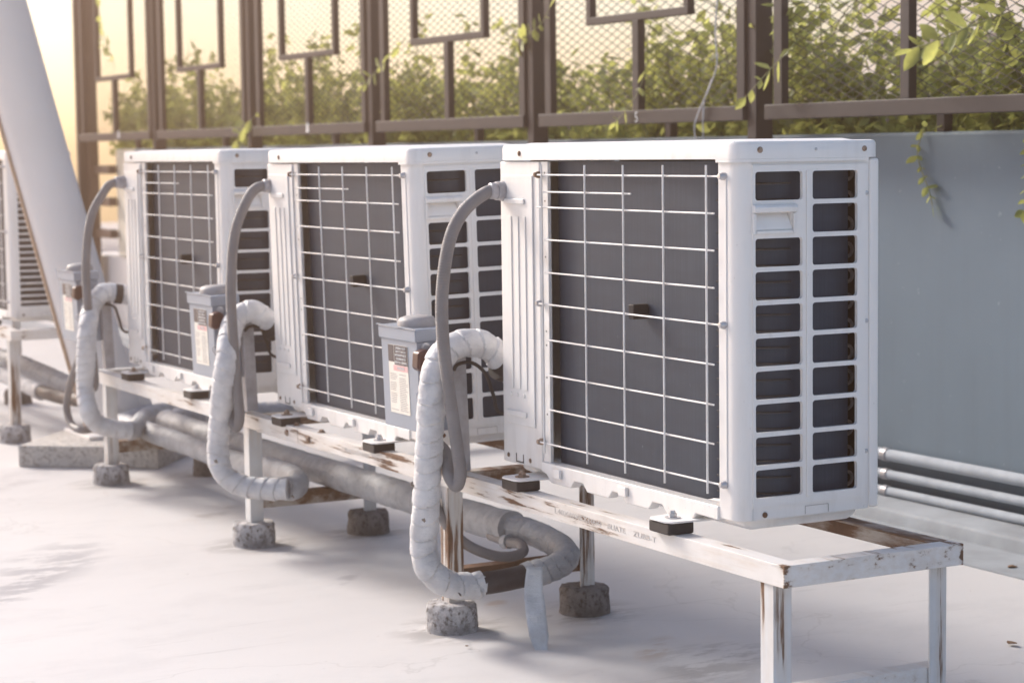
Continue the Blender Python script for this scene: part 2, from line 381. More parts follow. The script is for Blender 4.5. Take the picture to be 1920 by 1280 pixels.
# ------------------------------------------------------------------ fence
fx = empty('mesh_fence', (-2.2, 1.76, -.38), 'dark grey steel fence with diamond mesh and square frames above the wall', 'fence')
fo = (-2.2, 1.76, -.38); TOP = 2.0
for k in range(-1, 6):
    c = -.745-1.487*k
    MB().box(c-.815, c-.765, 1.745, 1.812, -.380, TOP+.05).build('post', 'fence_paint', fx, fo, bevel=.003)
    MB().box(c-.697, c+.671, 1.728, 1.768, .775, .823).build('bottom_rail', 'fence_paint', fx, fo, bevel=.003)
    MB().box(c-.697, c+.671, 1.732, 1.766, TOP-.045, TOP).build('top_rail', 'fence_paint', fx, fo, bevel=.003)
    for a in (-.655, .625): MB().box(c+a, c+a+.045, 1.735, 1.763, .8232, TOP-.0452).build('stile', 'fence_paint', fx, fo, bevel=.002)
    MB().box(c-.02, c+.02, 1.733, 1.763, .8232, 1.138).build('centre_bar', 'fence_paint', fx, fo, bevel=.002)
    MB().box(c-.018, c+.018, 1.868, 1.90, .7272, .80).build('stub', 'fence_paint', fx, fo, bevel=.002)
    q = MB(); q.box(c-.34, c+.34, 1.733, 1.763, 1.1382, 1.165); q.box(c-.34, c-.31, 1.734, 1.762, 1.1652, TOP-.0455); q.box(c+.31, c+.34, 1.734, 1.762, 1.1652, TOP-.0455)
    q.build('square_frame', 'fence_paint', fx, fo, bevel=.002)
    q = MB(); w_, m_ = .072, .42; x0, x1, z0, z1 = c-.65, c+.665, .80, TOP-.02
    for sg in (1, -1):
        t = x0 - (z1-z0)/m_
        while t < x1 + (z1-z0)/m_:
            # line: x = t + sg*(z-z0)/m_ (sg -1 starts right)
            pts = []
            za, zb = z0, z1
            if sg == 1:
                za = max(z0, z0+(x0-t)*m_); zb = min(z1, z0+(x1-t)*m_)
            else:
                za = max(z0, z0+(t-x1)*m_); zb = min(z1, z0+(t-x0)*m_)
            if zb > za+.005:
                A = Vector((t+sg*(za-z0)/m_, 1.772+.002*sg, za)); B = Vector((t+sg*(zb-z0)/m_, 1.772+.002*sg, zb))
                q.rod(A, B, .0014, 4)
            t += w_
    q.build('wire_mesh', 'fence_wire', fx, fo, smooth=0)
text_obj('number', '5', .052, 'print_white', P(1193, 221, 'y', 1.7265), FACE_FRONT, fx, fo)
for u, v in ((576, 240), (222, 252)):
    p = P(u, v, 'y', 1.7262)
    MB().prism([(p.x-.016, p.z-.022), (p.x+.016, p.z-.022), (p.x+.012, p.z+.022), (p.x-.006, p.z+.024)], 'y', 1.7262, 1.7278).build('white_tag', 'print_white', fx, fo)
# gate end at the far left: cream pier with brown bars
g = empty('gate_pier', (-8.6, 1.9, G), 'sunlit cream pier with dark brown stub bars beside the far post', 'gate'); go = (-8.6, 1.9, G)
MB().box(-8.62, -8.205, 1.88, 2.1, .06, .727).build('pier', 'pier_cream', g, go, bevel=.01)
MB().box(-9.3, -8.205, 1.90, 2.08, G, .056).build('pier_base', 'column_white', g, go, bevel=.01)
MB().box(-9.12, -8.90, 1.80, 1.86, G, 2.2).build('gate_post', 'gate_brown', g, go, bevel=.004)
for z in (.60, .40, .20): MB().box(-8.898, -8.58, 1.82, 1.87, z-.027, z+.027).build('bar', 'gate_brown', g, go, bevel=.004)

# ------------------------------------------------------------------ air conditioner units
UW, UD, UH = .927, .325, .667
def rrect(y0, y1, z0, z1, r, k=4):
    out = []
    for cy, cz, a0 in ((y1-r, z0+r, -90), (y1-r, z1-r, 0), (y0+r, z1-r, 90), (y0+r, z0+r, 180)):
        for i in range(k+1):
            a = R(a0+90*i/k); out.append((cy+r*math.cos(a), cz+r*math.sin(a)))
    return out
def holed_cell(mb, x, cell, hole, r, depth):
    """flat plate cell (plane X=x) with a rounded rectangular opening that has a lip of given depth"""
    h = rrect(*hole, r); n = len(h); y0, y1, z0, z1 = cell; o = []
    cy, cz = (hole[0]+hole[1])/2, (hole[2]+hole[3])/2; k = n//4
    corner = [(y1, z0), (y1, z1), (y0, z1), (y0, z0)]
    for j in range(4):
        for i in range(k):
            if i == k//2: o.append(corner[j])
            else:
                p = h[j*k+i]
                if i < k//2: o.append((p[0], z0) if j == 0 else (y1, p[1]) if j == 1 else (p[0], z1) if j == 2 else (y0, p[1]))
                else: o.append((y1, p[1]) if j == 0 else (p[0], z1) if j == 1 else (y0, p[1]) if j == 2 else (p[0], z0))
    vs = [(x, a, b) for a, b in o] + [(x, a, b) for a, b in h] + [(x-depth, a, b) for a, b in h]
    fs = []
    for i in range(n):
        j = (i+1) % n
        fs += [(i, j, n+j, n+i), (n+i, n+j, 2*n+j, 2*n+i)]
    mb.add(vs, fs)
def make_unit(name, label, louver=False):
    base = (UW/2, UD/2, -.048)
    u = empty(name, base, label, 'air conditioner', 'air conditioning outdoor units')
    B = lambda mb, nm, mt, par=None, **k: mb.build(nm, mt, par or u, base, **k)
    # base pan with scalloped lip
    pr = [(.178, .0155), (.178, -.006)]
    x = .20
    while x < .80:
        pr += [(x, -.010), (x+.018, -.026), (x+.105, -.026), (x+.12, -.010)]; x += .155
    pr += [(.862, -.012), (.862, .0155)]
    mb = MB(); mb.prism(pr, 'y', -.004, .02)
    B(mb, 'pan_lip', 'unit_white', bevel=.003)
    B(MB().prism([(.03, .02), (.03, -.02), (.05, -.03), (UD-.05, -.03), (UD-.03, -.02), (UD-.03, .02)], 'x', .03, UW-.03), 'base_pan', 'unit_white', bevel=.006)
    for xx in (.24, .51): B(MB().box(xx, xx+.03, -.012, -.0045, -.012, .008), 'lip_tab', 'unit_white', bevel=.002)
    # left service panel with raised ribs
    sp = B(MB().box(-.002, .176, 0, .010, -.004, UH-.003), 'service_panel', 'unit_white', bevel=.003)
    B(MB().box(-.002, .004, .0105, UD-.03, -.004, UH-.003), 'end_panel', 'unit_white', bevel=.002)
    B(MB().box(.014, .150, -.004, -.0003, .085, .635), 'raised_field', 'unit_white', sp, bevel=.003)
    for xx in (.050, .082, .114): B(MB().box(xx-.008, xx+.008, -.0065, -.0042, .165, .545), 'rib', 'unit_white', sp, bevel=.0022, seg=3)
    for zz, xa, xb in ((.578, .03, .118), (.110, .03, .118)): B(MB().box(xa, xb, -.0085, -.0042, zz-.006, zz+.006), 'rib', 'unit_white', sp, bevel=.003, seg=3)
    for xx in (.045, .075, .105): B(MB().lathe((xx, -.0042, .152), (0, -1, 0), [(0, .005), (.002, .0045), (.003, .002)], 10), 'dimple', 'unit_white', sp)
    q = MB(); q.box(.058, .092, -.0012, -.0002, .0005, .0030); q.box(.058, .060, -.0012, -.0002, .0032, .020); q.box(.090, .092, -.0012, -.0002, .0032, .020)
    B(q, 'knockout', 'interior', sp, smooth=0)
    B(MB().box(.176, .206, .004, .012, .012, UH-.003), 'mounting_strip', 'wire_white', bevel=.001)
    q = MB()
    for zz in (.64, .58, .46, .30, .27, .20, .12): q.lathe((.194, .0038, zz), (0, -1, 0), [(0, .002), (.0006, .002)], 8)
    B(q, 'strip_holes', 'interior', smooth=0)
    # coil
    pth = [(.206, .030), (.775, .030)] + [(.775+.12*math.sin(R(a)), .15-.12*math.cos(R(a))) for a in range(10, 91, 10)] + [(.895, .275)]
    q = MB(); n = len(pth)
    q.add([(a, b, z) for z in (.014, .664) for a, b in pth], [(i, i+1, n+i+1, n+i) for i in range(n-1)])
    B(q, 'coil', 'coil', smooth=60)
    q = MB()
    for i in range(13):
        z = .05+i*.049
        arc = [(.892, .275+.013*math.sin(R(a)), z+.0125*math.cos(R(a))) for a in range(0, 181, 20)]
        q.tube(arc, .0036, 8, .006)
    B(q, 'return_bends', 'copper_tube')
    q = MB()
    for i in range(20): q.tube([(.775+.1215*math.sin(R(a)), .15-.1215*math.cos(R(a)), .034+i*.0309) for a in range(15, 86, 10)], .0022, 6, .02)
    B(q, 'coil_tubes', 'dark_tube')
    B(MB().box(.02, .76, .16, UD-.03, .01, .655), 'inner_casing', 'interior')  # added dark box, keeps the space behind the coil black
    B(MB().box(.02, UW-.028, UD-.028, UD-.022, -.004, UH-.002), 'fan_side_panel', 'interior')  # coloured near-black so the side openings look shaded
    # side panel
    x0 = UW
    corner = [(UW-.032+.032*math.sin(R(a)), .032-.032*math.cos(R(a))) for a in range(0, 91, 10)]
    out = [(.862, 0)] + corner + [(UW, .030)]
    inn = [(.862, .003)] + [(UW-.032+.029*math.sin(R(a)), .032-.029*math.cos(R(a))) for a in range(0, 91, 10)] + [(UW-.003, .030)]
    B(MB().prism(out + inn[::-1], 'z', -.006, UH-.001), 'corner_panel', 'unit_white', smooth=50)
    B(MB().box(.878, .890, -.0022, .0006, .06, .635), 'corner_rib', 'unit_white', bevel=.002, seg=3)
    q = MB(); q.box(UW-.003, UW, .0302, .299, -.006, .018); q.box(UW-.003, UW, .0302, .299, .6555, UH-.001); q.box(UW-.003, UW, .290, .299, .0182, .6553)
    sd_ = B(q, 'side_panel', 'unit_white', smooth=0)
    B(MB().box(UW-.0265, UW+.001, .3005, UD, -.006, UH-.001), 'rear_panel', 'unit_white', bevel=.006, seg=3)
    q = MB(); ys = (.0302, .1545, .290); Z0 = .018
    if not louver:
        for r_ in range(10):
            zt = .6437-.0617*r_; zb = zt-.053
            ct = zt+.00435 if r_ else .6555; cb = zb-.00435 if r_ < 9 else .018
            holed_cell(q, UW+.003, (ys[1], ys[2], cb, ct), (.166, .271, zb, zt), .006, .008)
            if r_ == 1: continue
            holed_cell(q, UW+.003, (ys[0], ys[1], cb, ct), (.036, .143, zb, zt), .006, .008)
        ct, cb = .6437-.0617+.00435, .6437-.0617-.053-.00435
        holed_cell(q, UW+.003, (ys[0], ys[1], cb, ct), (.036, .118, cb+.012, ct-.010), .003, .016)
    else:
        holed_cell(q, UW+.003, (ys[0], ys[2], .018, .6555), (.045, .275, .04, .635), .006, .008)
    # outer skirt of the raised grille
    e = (ys[0], ys[2], .018, .6555)
    for a, b in (((e[0], e[2]), (e[1], e[2])), ((e[1], e[2]), (e[1], e[3])), ((e[1], e[3]), (e[0], e[3])), ((e[0], e[3]), (e[0], e[2]))):
        q.add([(UW+.003, *a), (UW+.003, *b), (UW-.001, *b), (UW-.001, *a)], [(0, 1, 2, 3)])
    gr = B(q, 'side_grille', 'unit_white', smooth=30)
    if louver:
        for i in range(22):
            z = .055+i*.0265
            B(MB().prism([(.046, z), (.274, z), (.274, z+.006), (.046, z+.006)], 'x', UW-.014, UW+.002), 'louvre_slat', 'unit_white', gr)
    else:
        B(MB().box(UW+.0032, UW+.006, .1505, .1585, .03, .645), 'grille_rib', 'unit_white', gr, bevel=.0013)
        zc = (ct+cb)/2
        h = B(MB().prism([(UW-.012, cb+.011), (UW+.004, cb+.011), (UW+.004, cb+.016), (UW-.010, ct-.022), (UW-.012, ct-.012)], 'y', .0362, .1178), 'handle_recess', 'unit_white', gr, bevel=.001)
        q = MB(); q.box(.0, .0, 0, 0, 0, 0) if False else None
        q.prism([(UW+.0032, ct-.019), (UW+.012, ct-.017), (UW+.013, ct-.009), (UW+.009, ct-.004), (UW+.0032, ct-.004)], 'y', .029, .127)
        B(q, 'handle_lip', 'unit_white', gr, bevel=.0015)
        for a, b_, c_, d_ in ((.029, .0358, cb+.004, ct-.0195), (.119, .127, cb+.004, ct-.0195), (.0362, .1186, cb+.004, cb+.0105)):
            B(MB().box(UW+.0032, UW+.008, a, b_, c_, d_), 'handle_frame', 'unit_white', gr, bevel=.0015)
    for zz in (.60, .356, .105):
        B(MB().lathe((UW, .295, zz), (1, 0, 0), [(0, .0045), (.001, .0042), (.0018, .0025)], 10), 'screw', 'steel', sd_)
    q = MB(); q.box(UW+.0002, UW+.0012, .150, .205, .0110, .0118); q.box(UW+.0002, UW+.0012, .150, .1508, -.004, .0108); q.box(UW+.0002, UW+.0012, .2042, .205, -.004, .0108)
    B(q, 'knockout', 'print_grey', sd_, smooth=0)
    # lid
    def lidprof(g_, r_):
        o = []
        for cx, cy, a0 in ((UW+g_-r_, -g_+r_, -90), (UW+g_-r_, UD+g_-r_, 0), (-g_+r_, UD+g_-r_, 90), (-g_+r_, -g_+r_, 180)):
            o += [(cx+r_*math.cos(R(a0+15*i)), cy+r_*math.sin(R(a0+15*i))) for i in range(7)]
        return o
    q = MB(); A, C = lidprof(.005, .034), lidprof(-.012, .026); n = len(A)
    prof = [(A, UH+.0005), (A, UH+.0275), (lidprof(.002, .032), UH+.0325), (lidprof(-.004, .028), UH+.034), (lidprof(-.03, .02), UH+.034), (lidprof(-.045, .02), UH+.0375)]
    vs = []; fs = []
    for pr_, z in prof: vs += [(a, b, z) for a, b in pr_]
    for k in range(len(prof)-1): fs += [(k*n+i, k*n+(i+1) % n, (k+1)*n+(i+1) % n, (k+1)*n+i) for i in range(n)]
    fs += [tuple(range(n-1, -1, -1)), tuple(range((len(prof)-1)*n, len(prof)*n))]
    q.add(vs, fs); ld = B(q, 'lid', 'unit_white', smooth=35)
    q = MB()
    cor = [(UW-.029+.034*math.sin(R(a)), .029-.034*math.cos(R(a))) for a in range(0, 91, 10)]
    cin = [(UW-.029+.0322*math.sin(R(a)), .029-.0322*math.cos(R(a))) for a in range(0, 91, 10)]
    q.prism([(.86, -.005)] + cor + [(UW+.005, .296)] + [(UW+.0032, .296)] + cin[::-1] + [(.86, -.0032)], 'z', UH-.0055, UH+.0003)
    B(q, 'lid_skirt', 'unit_white', ld, smooth=50)
    for a, b, ax, rs in (((.098, -.005, .682), (0, -1, 0), .006, 1), ((UW+.005, .045, .684), (1, 0, 0), .006, 1), ((UW+.005, .285, .684), (1, 0, 0), .0055, 1), ((UW+.005, .172, .684), (1, 0, 0), .003, 0)):
        B(MB().lathe(a, b, [(0, ax), (.0015, ax), (.003, ax*.6)], 10), 'screw', 'rusty_screw' if rs else 'steel', ld)
    B(MB().lathe((UW+.0012, .057, .003), (1, 0, 0), [(0, .0055), (.0015, .0055), (.003, .003)], 10), 'screw', 'rusty_screw', sd_)
    for xx, zz in ((.022, .012), (.122, .010)): B(MB().lathe((xx, 0, zz), (0, -1, 0), [(0, .0055), (.0015, .005), (.0028, .003)], 10), 'screw', 'rusty_screw', sp)
    # wire guard
    for xx in (.211, .393, .544, .692, .842): B(MB().rod((xx, -.014, .038), (xx, -.014, .657), .0022, 8), 'guard_wire', 'wire_white')
    for zz, xa, xb, full in ((.636, .180, .884, 1), (.600, .203, .566, 0), (.567, .185, .861, 0), (.498, .215, .860, 0), (.428, .215, .860, 0), (.360, .180, .884, 1), (.284, .218, .859, 0), (.208, .222, .858, 0), (.134, .222, .857, 0), (.0595, .180, .884, 1)):
        B(MB().rod((xa, -.0095, zz), (xb, -.0095, zz), .0019, 8), 'guard_wire', 'wire_white')
        if full:
            for k_, xx in enumerate((xa, xb)):
                B(MB().lathe((xx, 0, zz), (0, -1, 0), [(0, .0075), (.007, .0075), (.010, .0055), (.014, .0052), (.0145, .003)], 12), 'wire_screw', 'rusty_screw' if (k_ == 0 and zz != .360) else 'steel')
    B(MB().box(.550, .570, -.008, .029, .350, .380), 'wire_spacer', 'rubber', bevel=.003)
    # feet
    for xx in (.142, .748):
        for yy, s in ((-.032, 1), (UD+.016, -1)):
            ft = B(MB().prism([(xx-.040, yy-s*.026), (xx-.026, yy-s*.036), (xx+.026, yy-s*.036), (xx+.040, yy-s*.026), (xx+.05, yy+s*.10), (xx-.05, yy+s*.10)], 'z', -.0245, -.0205), 'foot', 'unit_white', bevel=.0015)
            B(MB().box(xx-.036, xx+.036, min(yy-s*.033, yy+s*.026), max(yy-s*.033, yy+s*.026), -.0478, -.0247), 'rubber_pad', 'rubber', ft, bevel=.004)
            q = MB(); q.lathe((xx, yy, -.0204), (0, 0, 1), [(0, .016), (.002, .016)], 14); q.lathe((xx, yy, -.0183), (0, 0, 1), [(0, .0085), (.007, .0085), (.008, .006), (.012, .005)], 6)
            B(q, 'bolt', 'rusty_screw' if (s == 1 and xx < .5) else 'steel', ft, smooth=30)
    return u
ua = make_unit('outdoor_unit', 'nearest white outdoor unit at the end of the stand before the blue wall')
zb = Vector(ua.location)
ub = dup(ua, None, zb+Vector((-1.345, 0, 0)), 'middle white outdoor unit with a grey switch box before its lower right corner'); ub.rotation_euler = (R(1.3), 0, 0)
uc = dup(ua, None, zb+Vector((-2.668, 0, 0)), 'third white outdoor unit from the right, nearest to the slanted white column')
ue = make_unit('outdoor_unit', 'outdoor unit with louvred side half hidden behind the slanted column', True); ue.location = zb+Vector((-5.07, -.03, .062)); ue.scale = (1, .8, .93)

# ------------------------------------------------------------------ steel stand
st = empty('steel_stand', (-.9, .15, G+.05), 'long rusty white angle iron stand carrying the three outdoor units', 'stand'); so = (-.9, .15, G+.05)
T0 = -.048; Lw = .04; th = .004
def L(y_edge, dy, z_top, dz, axis, a, b, nm, mt, parent=st, org=so):
    """angle bar: flange along dy at z_top and web down at y_edge"""
    p = [(y_edge, z_top), (y_edge+dy*Lw, z_top), (y_edge+dy*Lw, z_top+dz*th), (y_edge+dy*th, z_top+dz*th), (y_edge+dy*th, z_top+dz*Lw), (y_edge, z_top+dz*Lw)]
    return MB().prism(p, axis, a, b).build(nm, mt, parent, org, bevel=.0008)
def legbar(x_edge, dx, y_edge, dy, z0, z1, parent=st, org=so, mt='leg_paint'):
    p = [(x_edge, y_edge), (x_edge+dx*Lw, y_edge), (x_edge+dx*Lw, y_edge+dy*th), (x_edge+dx*th, y_edge+dy*th), (x_edge+dx*th, y_edge+dy*Lw), (x_edge, y_edge+dy*Lw)]
    return MB().prism(p, 'z', z0, z1).build('leg', mt, parent, org, bevel=.0008)
FY, BY = -.05, .3545
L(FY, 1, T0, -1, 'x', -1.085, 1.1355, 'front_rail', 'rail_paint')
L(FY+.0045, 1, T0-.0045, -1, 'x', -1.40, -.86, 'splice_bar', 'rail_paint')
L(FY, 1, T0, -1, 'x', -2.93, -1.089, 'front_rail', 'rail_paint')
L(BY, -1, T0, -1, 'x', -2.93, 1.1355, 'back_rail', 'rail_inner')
def cross(xe, dx, nm='cross_bar', mt='rail_paint', ztop=T0, y0=FY, y1=BY, parent=st, org=so):
    p = [(xe, ztop), (xe+dx*Lw, ztop), (xe+dx*Lw, ztop-th), (xe+dx*th, ztop-th), (xe+dx*th, ztop-Lw), (xe, ztop-Lw)]
    return MB().prism(p, 'y', y0, y1).build(nm, mt, parent, org, bevel=.0008)
cross(1.140, -1, 'end_bar', y0=FY-.001, y1=BY+.001, ztop=T0+.0005)
cross(-2.9345, 1, 'end_bar', y0=FY-.001, y1=BY+.001, ztop=T0+.0005)
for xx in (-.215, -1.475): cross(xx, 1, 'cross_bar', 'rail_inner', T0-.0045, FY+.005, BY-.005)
legx = [1.099, -.198, -1.462, -2.792]
FOOT_Z = G+.045
for i, xx in enumerate(legx):
    legbar(xx, -1, FY+.0045, 1, FOOT_Z-.02, T0-.0045)
    legbar(xx, -1, BY-.0045, -1, FOOT_Z-.02, T0-.0045)
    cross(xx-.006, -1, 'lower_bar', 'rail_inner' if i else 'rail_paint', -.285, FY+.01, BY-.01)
for x_, y_, n_, z_ in [(-1.16, FY, -1, -.068), (-1.01, FY, -1, -.068)]:
    MB().lathe((x_, y_, z_), (0, -1, 0), [(0, .009), (.003, .009), (.007, .005)], 6).build('bolt', 'rusty_screw', st, so)
for x_ in (-1.14, -.97): MB().lathe((x_, -.03, T0), (0, 0, 1), [(0, .011), (.002, .011), (.0025, .007), (.008, .007)], 6).build('bolt', 'rusty_screw', st, so)
for txt, u0, u1, v, sz in (('L40X40X5X6000', 1040, 1126, 968, .0165), ('BUATE', 1139, 1172, 992, .0155), ('ZUBB-T', 1187, 1230, 1008, .0155), ('L40X40X5X6000', 642, 692, 850, .0165)):
    a = P(u0, v, 'y', FY-.0004); b = P(u1, v, 'y', FY-.0004); c = (a+b)/2
    o = text_obj('stamped_text', txt, sz, 'stamp_grey', (c.x, FY-.0004, -.068), FACE_FRONT, st, so)
    o.scale.x = (b.x-a.x)/max(.01, o.dimensions.x)
# footings
FB = bmesh.new()
def footing(x, y, label, mt, seed, r=.060):
    bm = bmesh.new(); n = 40; rows = 9; H_ = .066
    rings = []
    for j in range(rows+1):
        t = j/rows; rr = r*(1.03-.04*t); z = H_*t
        if j == rows: rr *= .93
        ring = []
        for i in range(n):
            a = 2*math.pi*i/n
            p = Vector((math.cos(a)*rr, math.sin(a)*rr, z)); d = mnoise.fractal(p*42+Vector((seed*7, 0, 0)), 1, 2, 4)*.0032
            ring.append(bm.verts.new((p.x*(1+d*16), p.y*(1+d*16), z + (d*1.2 if j == rows else 0))))
        rings.append(ring)
    for k in (.66, .33):
        rings.append([bm.verts.new((math.cos(2*math.pi*i/n)*r*k, math.sin(2*math.pi*i/n)*r*k, H_+.002+mnoise.noise(Vector((i*.9, k*9, seed)))*.004)) for i in range(n)])
    for a, b in zip(rings, rings[1:]):
        for i in range(n): bm.faces.new((a[i], a[(i+1) % n], b[(i+1) % n], b[i]))
    bm.faces.new(rings[-1]); bm.faces.new(rings[0][::-1])
    bmesh.ops.recalc_face_normals(bm, faces=bm.faces)
    me = bpy.data.meshes.new('footing'); bm.to_mesh(me); bm.free(); me.materials.append(MATS[mt])
    me.polygons.foreach_set('use_smooth', [True]*len(me.polygons)); me.set_sharp_from_angle(angle=R(50))
    o = bpy.data.objects.new('concrete_footing', me); COL.objects.link(o); o.location = (x, y, G)
    return tag(o, label, 'footing', 'concrete leg footings')
nm_ = ['nearest front', 'second front', 'third front']
fl_ = ['round grey concrete footing at the front leg beside the torn black pipe', 'round grey concrete footing at the front leg below the middle pipe loop', 'round grey concrete footing at the front leg beside the square plinth']
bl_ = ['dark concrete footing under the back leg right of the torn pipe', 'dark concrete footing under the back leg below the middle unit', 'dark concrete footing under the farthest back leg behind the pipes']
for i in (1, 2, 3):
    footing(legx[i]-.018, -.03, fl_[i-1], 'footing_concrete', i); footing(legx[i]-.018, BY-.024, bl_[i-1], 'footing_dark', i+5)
footing(legx[0]-.018, -.03, 'concrete footing under the near front leg of the stand', 'footing_concrete', 11); footing(legx[0]-.018, BY-.024, 'concrete footing under the near back leg of the stand', 'footing_concrete', 12)
# second stand at far left
s2o = (-4.5, .15, G+.05)
s2 = empty('steel_stand', s2o, 'white angle iron stand at the left edge under the louvred unit', 'stand')
t2 = .0142
L(FY, 1, t2, -1, 'x', -5.6, -3.975, 'front_rail', 'rail_paint', s2, s2o); L(BY, -1, t2, -1, 'x', -5.6, -3.975, 'back_rail', 'rail_inner', s2, s2o)
cross(-3.9705, -1, 'end_bar', 'rail_paint', t2+.0005, FY-.001, BY+.001, s2, s2o)
for xx in (-4.02, -5.3):
    legbar(xx, -1, FY+.0045, 1, FOOT_Z-.02, t2-.0045, s2, s2o); legbar(xx, -1, BY-.0045, -1, FOOT_Z-.02, t2-.0045, s2, s2o)
footing(-4.04, -.03, 'round concrete footing of the stand leg at the left edge', 'footing_concrete', 21)
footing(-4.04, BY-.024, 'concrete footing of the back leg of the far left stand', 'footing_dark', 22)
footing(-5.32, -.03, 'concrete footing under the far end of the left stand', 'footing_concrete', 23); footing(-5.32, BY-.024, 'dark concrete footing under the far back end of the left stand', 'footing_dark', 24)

# ------------------------------------------------------------------ slanted column on its plinth
pl = MB(); c4 = [P(33, 835, 'z', -.352), P(296, 838, 'z', -.352)]
a, b = c4; dirn = Vector((-(b-a).y, (b-a).x, 0)).normalized()
if dirn.x > 0: dirn = -dirn
q4 = [a, b, b+dirn*.62, a+dirn*.62]
pl.add([(p.x, p.y, G) for p in q4] + [(p.x, p.y, -.352) for p in q4], [(0, 1, 2, 3), (4, 5, 6, 7), (0, 1, 5, 4), (1, 2, 6, 5), (2, 3, 7, 6), (3, 0, 4, 7)])
cen = sum(q4, Vector())/4
plo = pl.build('concrete_plinth', 'plinth_concrete', None, (cen.x, cen.y, G), bevel=.006); plo.location = (cen.x, cen.y, G)
tag(plo, 'low square concrete plinth under the slanted white column', 'plinth')
cb_ = P(222, 800, 'z', -.352); cbase = Vector((cb_.x-.02, cb_.y, -.352)); cbase = Vector((-3.5, .217, -.352))
ctop_px = P(-8, 0, 'x', cbase.x)
axis = (ctop_px-cbase).normalized()
cl = empty('slanted_column', cbase, 'thick slanted white column rising at the left beside the units', 'column'); 
def col_pt(t): return cbase + axis*t
MB().rod(col_pt(-.02), col_pt(3.4), .105, 40).build('shaft', 'column_white', cl, cbase, smooth=30)
sidev = axis.cross(Vector((1, 0, 0))).normalized(); sidev = sidev if sidev.y < 0 else -sidev
def fin(t0, t1, off, wd, thk, nm, mt):
    n_ = axis.cross(sidev).normalized(); o_ = []
    for t in (t0, t1):
        for s_ in (off, off+wd):
            for k in (-thk/2, thk/2): o_.append(col_pt(t)+sidev*s_+n_*k)
    return MB().add(o_, [(0, 1, 3, 2), (4, 6, 7, 5), (0, 4, 5, 1), (2, 3, 7, 6), (0, 2, 6, 4), (1, 5, 7, 3)]).build(nm, mt, cl, cbase, bevel=.001)
fin(.0, 3.3, .1045, .012, .012, 'seam_fin', 'seam_tan')
MB().box(cbase.x-.16, cbase.x+.16, cbase.y-.16, cbase.y+.16, -.3518, -.338).build('base_plate', 'column_white', cl, cbase, bevel=.002)
gq = MB(); gx = cbase.x+.02
gq.prism([(cbase.y+.06, -.337), (cbase.y+.155, -.337), (cbase.y+.075, -.06), (cbase.y-.02, .02)], 'x', gx-.006, gx+.006)
gq.build('gusset', 'column_white', cl, cbase, bevel=.001)
gq = MB(); gq.prism([(cbase.x+.09, -.337), (cbase.x+.155, -.337), (cbase.x+.095, -.20)], 'y', cbase.y-.045, cbase.y-.037); gq.build('stiffener', 'column_white', cl, cbase, bevel=.001)

# ------------------------------------------------------------------ wrapped pipes
def wrapf(r, pitch, seed, lean=1.0):
    def f(s, th, p):
        ph = (s/pitch + .3*math.sin(th+seed)) + .35*mnoise.noise(p*7+Vector((seed, 0, 0)))
        fr = ph-math.floor(ph)
        return r*(.965+.07*fr if fr > .09 else .912) + mnoise.noise(p*24+Vector((0, seed, 0)))*.0022 + mnoise.noise(p*65)*.0012
    return f
def pipe_part(nm, pts, r, mt, par, org, seed, pitch=.032, n=22):
    return MB().tube(pts, wrapf(r, pitch, seed), n, .0022).build(nm, mt, par, org, smooth=28)
def band(nm, p, d, r, wdt, mt, par, org):
    p = Vector(p); d = Vector(d).normalized()
    return MB().lathe(p, d, [(-wdt/2, r-.003), (-wdt/2, r), (wdt/2, r), (wdt/2, r-.003)], 20).build(nm, mt, par, org)
PR = .0315
X = lambda u, v, x: P(u, v, 'x', x)
Y = lambda u, v, y: P(u, v, 'y', y)
# loop A
pa = empty('insulated_pipe', (-.15, 0, -.33), 'white tape wrapped pipe loop with a torn black section beside the nearest unit', 'pipe', 'tape wrapped refrigerant pipes'); pao = (-.15, 0, -.33)
up = [(-.055, .115, .165), (-.075, .062, .185)] + [X(918, 652, -.09), X(872, 643, -.09), X(832, 663, -.088), Y(813, 715, -.138), Y(804, 850, -.14), Y(798, 960, -.14), Y(794, 1022, -.14), Y(806, 1068, -.128), Y(840, 1094, -.085), Y(880, 1098, -.03), Y(903, 1094, 0)]
pipe_part('upper_wrap', up, PR, 'tape_white', pa, pao, 1, .041)
lowA = [Y(982, 1079, .098), Y(1020, 1070, .15), Y(1052, 1056, .20), Y(1062, 1038, .235), Y(1035, 1015, .255), Y(990, 995, .245), Y(952, 985, .225)]
MB().tube([Y(895, 1095, -.01), Y(945, 1087, .05), Y(990, 1077, .108)], .0265, 18, .01).build('black_insulation', 'black_foam', pa, pao)
pipe_part('lower_wrap', lowA, PR, 'tape_grey', pa, pao, 2, .026)
runA = [Y(960, 988, .225), Y(900, 973, .222), Y(760, 930, .22), Y(560, 868, .22), Y(330, 796, .22)]
pipe_part('run_wrap', runA + [runA[-1]+Vector((-.12, .05, 0)), runA[-1]+Vector((-.16, .2, 0)), runA[-1]+Vector((-.16, 1.2, -.02))], .040, 'tape_grey', pa, pao, 3, .026)
band('black_band', Y(797, 907, -.14), (.06, 0, 1), PR+.0015, .005, 'rubber', pa, pao)
band('black_band', X(941, 688, -.066), (-.3, 1, -.5), PR+.001, .02, 'rubber', pa, pao)
